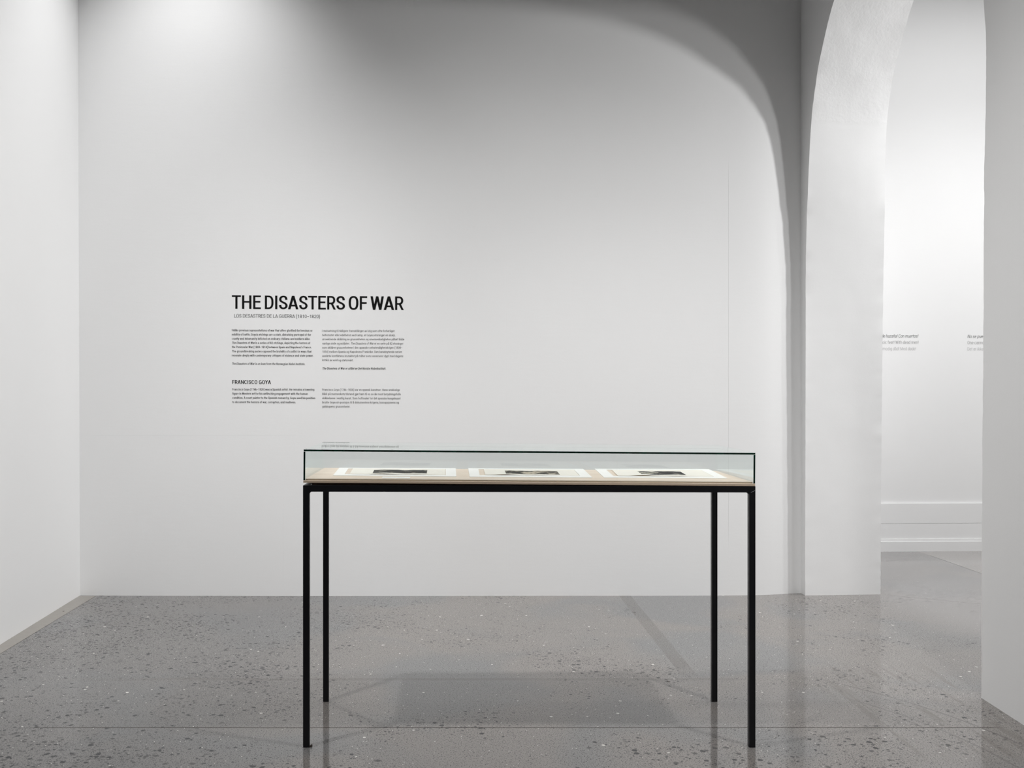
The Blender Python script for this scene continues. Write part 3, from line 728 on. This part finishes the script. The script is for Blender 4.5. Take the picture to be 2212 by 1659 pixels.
for x in (X0, X1-TW):
    bm = bmesh.new(); a0 = ztop(x); box(bm, x, x+TW, Y0+TW, Y1-TW, a0-TW, a0); tpart('short_rail', bm, M_STEEL, 0.0004)
bm = bmesh.new(); zt = ztop(X1) - TW
hexa(bm, [(X1-0.0165, Y0-0.0006, zt+.0004), (X1-0.0160, Y0-0.0006, zt-.0002), (X1-0.0160, Y0+.001, zt-.0002), (X1-0.0165, Y0+.001, zt+.0004),
          (X1-0.0020, Y0-0.0006, zt+.0075), (X1-0.0015, Y0-0.0006, zt+.0069), (X1-0.0015, Y0+.001, zt+.0069), (X1-0.0020, Y0+.001, zt+.0075)])
o = tpart('weld_seam', bm, M_WELD, 0); o['label'] = 'bare silver weld line at the front right corner'
bm = bmesh.new(); box(bm, X0+TW+0.0002, X0+TW+0.0085, Y0+0.003, Y0+0.018, 0.0002, 0.0032)
hexa(bm, [(X0+TW+.006, Y0+.006, .003), (X0+TW+.0085, Y0+.006, .003), (X0+TW+.0085, Y0+.016, .003), (X0+TW+.006, Y0+.016, .003), (X0+TW+.0065, Y0+.007, .009), (X0+TW+.008, Y0+.007, .009), (X0+TW+.008, Y0+.015, .009), (X0+TW+.0065, Y0+.015, .009)])
o = tpart('foot_shim', bm, M_SHIM, 0); o['label'] = 'brown shim at the foot of the front left leg'

# ------------------------------------------------------------------ plywood base and glass cover, set a little out of level
CXL = -0.547; CW = 1.585; CD = 0.510; CZ = 0.9288; TILT = 0.0075
def case_empty(name, dz=0.0):
    return empty(name, (CXL, Y0, CZ + dz), (0, TILT, 0))
pb = case_empty('plywood_base'); tag(pb, 'pale birch plywood base board lying on the black steel table frame', 'board')
def ply_faces(bm):
    bmesh.ops.recalc_face_normals(bm, faces=bm.faces)
    for f in bm.faces:
        f.normal_update(); f.material_index = 0 if f.normal.z > 0.7 else 1
bm = bmesh.new(); box(bm, 0, CW, 0, CD, 0, 0.0083); bevel(bm, 0.0004, 1); ply_faces(bm)
obj('lower_board', bm, [M_PLY, M_PLYE], pb)
bm = bmesh.new(); g = 0.0072; box(bm, g, CW-g, g, CD-g, 0.0084, 0.0138); bevel(bm, 0.0003, 1); ply_faces(bm)
obj('upper_board', bm, [M_PLY, M_PLYE], pb)
bm = bmesh.new(); box(bm, 0.0265, CW-0.0265, 0.0265, CD-0.03, -0.0095, -0.0001); o = obj('spacer_board', bm, M_DARKPLY, pb); o['label'] = 'dark brown spacer under the pale board'

gc = case_empty('glass_cover'); tag(gc, 'clear five sided glass cover with dark green edges over the three prints', 'glass cover')
GT = 0.0070; GB = 0.0086; GH = 0.117
def pane(name, x0, x1, y0, y1, z0, z1, thin):
    """large faces clear, edges green; the edges that end in the glass behind stay pale"""
    bm = bmesh.new(); box(bm, x0, x1, y0, y1, z0, z1); bevel(bm, 0.0005 if thin == 2 else 0.0003, 1); bmesh.ops.recalc_face_normals(bm, faces=bm.faces)
    for f in bm.faces:
        f.normal_update(); n = f.normal
        if abs(n[thin]) > 0.9: f.material_index = 0
        elif n.y < -0.95: f.material_index = 1
        elif thin == 2 and 0.3 < n.z < 0.9: f.material_index = 2
        else: f.material_index = 0
    return obj(name, bm, [M_GLASS, M_GEDGE, M_ARRIS], gc)
pane('glass_top', 0, CW, 0, CD, GH-GT, GH, 2)
pane('glass_side', 0, GT, 0, CD, GB, GH-GT-.0001, 0)
pane('glass_side', CW-GT, CW, 0, CD, GB, GH-GT-.0001, 0)
pane('glass_front', GT+.0001, CW-GT-.0001, 0.0005, GT, GB, GH-GT-.0001, 1)
pane('glass_back', GT+.0001, CW-GT-.0001, CD-GT, CD-.0005, GB, GH-GT-.0001, 1)

# ------------------------------------------------------------------ mounts, prints, label
def board_z(x, h=0.0): return CZ + (0.0138 + h) - TILT*(x - CXL)
def on_board(px, py, h=0.0):
    z = 0.94
    for _ in range(6): Y = (EYE - z)*F/(py - CY); X = (px - CX)*Y/F; z = board_z(X, h)
    return Vector((X, Y, z))
def bil(q, u, v):                             # q: front-left, front-right, back-right, back-left
    return q[0]*(1-u)*(1-v) + q[1]*u*(1-v) + q[2]*u*v + q[3]*(1-u)*v
def sheet(quad, nu, nv, hf, thick, org, u0=0, u1=1, v0=0, v1=1, lift=0.0):
    bm = bmesh.new(); top = []; bot = []
    for j in range(nv+1):
        rt = []; rb = []
        for i in range(nu+1):
            u = u0 + (u1-u0)*i/nu; v = v0 + (v1-v0)*j/nv; p = bil(quad, u, v) - org; h = hf(u, v) + lift
            rt.append(bm.verts.new(p + Vector((0, 0, h + thick)))); rb.append(bm.verts.new(p + Vector((0, 0, h))))
        top.append(rt); bot.append(rb)
    for j in range(nv):
        for i in range(nu):
            bm.faces.new((top[j][i], top[j][i+1], top[j+1][i+1], top[j+1][i])); bm.faces.new((bot[j][i], bot[j+1][i], bot[j+1][i+1], bot[j][i+1]))
    for i in range(nu):
        bm.faces.new((bot[0][i], bot[0][i+1], top[0][i+1], top[0][i])); bm.faces.new((bot[nv][i+1], bot[nv][i], top[nv][i], top[nv][i+1]))
    for j in range(nv):
        bm.faces.new((bot[j+1][0], bot[j][0], top[j][0], top[j+1][0])); bm.faces.new((bot[j][nu], bot[j+1][nu], top[j+1][nu], top[j][nu]))
    return bm
def quad(fl, fr, br, bl): return [on_board(*fl), on_board(*fr), on_board(*br), on_board(*bl)]
SHEETS = [
    dict(m=quad((719.2, 1027.8), (985.8, 1030.1), (984.6, 1012.2), (733.0, 1011.2)), w=quad((744.5, 1025.0), (962.8, 1026.8), (962.8, 1013.6), (752.6, 1012.6)),
         p=(755.2, 763.0), im=((805, 1021.7), (922, 1023.6), (923, 1016.6), (808.7, 1015.1)), A=.0028, c=.35,
         ml='white window mount, leftmost of the three in the glass case', pl='cream print with a mostly dark grey image, leftmost in the glass case'),
    dict(m=quad((1014.6, 1030.6), (1279.7, 1032.4), (1259.7, 1013.4), (1011.2, 1012.2)), w=quad((1036.2, 1027.1), (1252.8, 1028.4), (1240.2, 1015.3), (1033.3, 1014.0)),
         p=(1047.7, 1044.8), im=((1094, 1024.4), (1210.2, 1025.8), (1202.9, 1018.0), (1089.3, 1017.0)), A=.0028, c=.22,
         ml='white window mount between the two others in the glass case', pl='cream print with a pale tan image and dark figures, middle of the glass case'),
    dict(m=quad((1305.2, 1032.4), (1571.0, 1033.9), (1531.0, 1013.9), (1284.4, 1013.2)), w=quad((1325.4, 1029.2), (1542.0, 1030.3), (1515.0, 1016.3), (1309.5, 1015.6)),
         p=(1334.8, 1321.0), im=((1384.8, 1025.2), (1483.0, 1027.2), (1470.7, 1019.2), (1376.0, 1018.2)), A=.0034, c=.26,
         ml='white window mount, rightmost of the three in the glass case', pl='cream print with a black and white high contrast image, rightmost in the glass case')]
for k_, s in enumerate(SHEETS):
    mq, wq = s['m'], s['w']; org = sum(mq, Vector())/4
    # mount: a card with a window cut in it
    bm = bmesh.new(); th = 0.0016; up = Vector((0, 0, 1))
    def ring(pts, z): return [bm.verts.new(p - org + up*z) for p in pts]
    ob, ot = ring(mq, 0.0002), ring(mq, th); ib, it_ = ring(wq, 0.0002), ring(wq, th)
    for i in range(4):
        j = (i+1) % 4
        bm.faces.new((ot[i], ot[j], it_[j], it_[i])); bm.faces.new((ob[j], ob[i], ib[i], ib[j]))
        bm.faces.new((ob[i], ob[j], ot[j], ot[i])); bm.faces.new((ib[j], ib[i], it_[i], it_[j]))
    o = obj('window_mount', bm, M_MAT); o.location = org; tag(o, s['ml'], 'mount', 'window mounts in the glass case')
    # print: a curling sheet lying in the window
    fl = on_board(s['p'][0], 844.99 + (wq[0].z*0 + (EYE - wq[0].z)*F/wq[0].y)); bl = on_board(s['p'][1], 844.99 + (EYE - wq[3].z)*F/wq[3].y)
    e2 = Vector((0.002, 0, 0))
    pq = [fl + Vector((0, -0.0015, 0)), wq[1] - e2 + Vector((0, -0.0015, 0)), wq[2] - e2 - Vector((0, .003, 0)), bl - Vector((0, .003, 0))]
    A, cc = s['A'], s['c']; ph = k_*1.7
    def hf(u, v, A=A, cc=cc, ph=ph):
        front = (1-v)**1.6
        curl = A*math.exp(-((u-cc)/0.13)**2) + 0.45*A*math.exp(-((u-cc-.34)/0.14)**2) + .25*A*math.exp(-((u-.02)/.05)**2)
        wave = 0.0010*(1 + math.sin(u*17 + ph + v*1.5) + 0.4*math.sin(u*41 + ph*2))*math.sin(PI*min(max(v, 0), 1))*math.sin(PI*u)
        return 0.0017 + front*curl + wave
    bm = sheet(pq, 60, 18, hf, 0.0003, org)
    pr = obj('etching_print', bm, M_PAPER, smooth=False); pr.location = org; tag(pr, s['pl'], 'print', 'prints in the glass case')
    # image area as fractions of the sheet
    def frac(pt):
        q = on_board(*pt, h=0.002); best = None
        u = v = 0.5
        for _ in range(30):
            p = bil(pq, u, v); du = (bil(pq, u+.001, v) - p)/.001; dv = (bil(pq, u, v+.001) - p)/.001; d = q - p
            det = du.x*dv.y - du.y*dv.x
            u += (d.x*dv.y - d.y*dv.x)/det; v += (du.x*d.y - du.y*d.x)/det
        return u, v
    fr = [frac(p) for p in s['im']]
    ua = (fr[0][0]+fr[3][0])/2; ub = (fr[1][0]+fr[2][0])/2; va_ = max(.08, (fr[0][1]+fr[1][1])/2); vb_ = min(.93, (fr[2][1]+fr[3][1])/2)
    bm = sheet(pq, 50, 14, hf, 0.0002, org, ua, ub, va_, vb_, 0.0003)
    o = obj('printed_image', bm, M_INK[k_], pr)
lab = quad((824.5, 1033.0), (885.6, 1033.6), (886.4, 1030.4), (826.8, 1030.0)); org = sum(lab, Vector())/4
bm = sheet(lab, 6, 3, lambda u, v: 0.0002, 0.0008, org)
o = obj('label_card', bm, M_MAT); o.location = org; tag(o, 'small white label card on the plywood in front of the leftmost print', 'label')
bm = sheet(lab, 2, 1, lambda u, v: 0.00101, 0.0001, org, .06, .80, .45, .60); obj('printed_line', bm, plain('grey_print', (.60, .60, .60), .8).m, o)

# ------------------------------------------------------------------ bits on the floor
def fleck(px, py, lx_, ly_, hz, mat, label, rot=0.0):
    Y = EYE*F/(py-CY); X = (px-CX)*Y/F; bm = bmesh.new(); n = 7; r_ = random.Random(int(px)); t_ = []; b_ = []
    for i in range(n):
        a = 2*PI*i/n; r = r_.uniform(.75, 1.1); x = math.cos(a)*lx_*r; y = math.sin(a)*ly_*r
        x, y = x*math.cos(rot)-y*math.sin(rot), x*math.sin(rot)+y*math.cos(rot)
        t_.append(bm.verts.new((x*.85, y*.85, hz*r_.uniform(.7, 1)))); b_.append(bm.verts.new((x, y, 0)))
    bm.faces.new(t_); bm.faces.new(b_[::-1])
    for i in range(n): bm.faces.new((b_[i], b_[(i+1) % n], t_[(i+1) % n], t_[i]))
    o = obj('floor_debris', bm, mat); o.location = (X, Y, 0.0001); tag(o, label, 'debris')
fleck(1444, 1472.5, 0.008, 0.0035, 0.0010, M_SHIM, 'dark sliver on the floor just in front of the rear right table leg, seen left of it', -0.25)
fleck(1046, 1574.2, 0.0030, 0.0040, 0.0010, M_STEEL, 'tiny black crumb lying on the floor joint below the table middle')
fleck(1412, 1286.6, 0.0040, 0.0030, 0.0030, M_STEEL, 'tiny black crumb at the foot of the back wall')
hx = (137 - CX)*(EYE*F/(1321-CY))/F; hy = EYE*F/(1321-CY)
fleck(137.3, 1321.0, 0.0055, 0.0110, 0.0016, M_SHIM, 'small dark piece standing for a hole in the beige strip beside the left wall')  # the hole in the strip, drawn as a raised dark chip
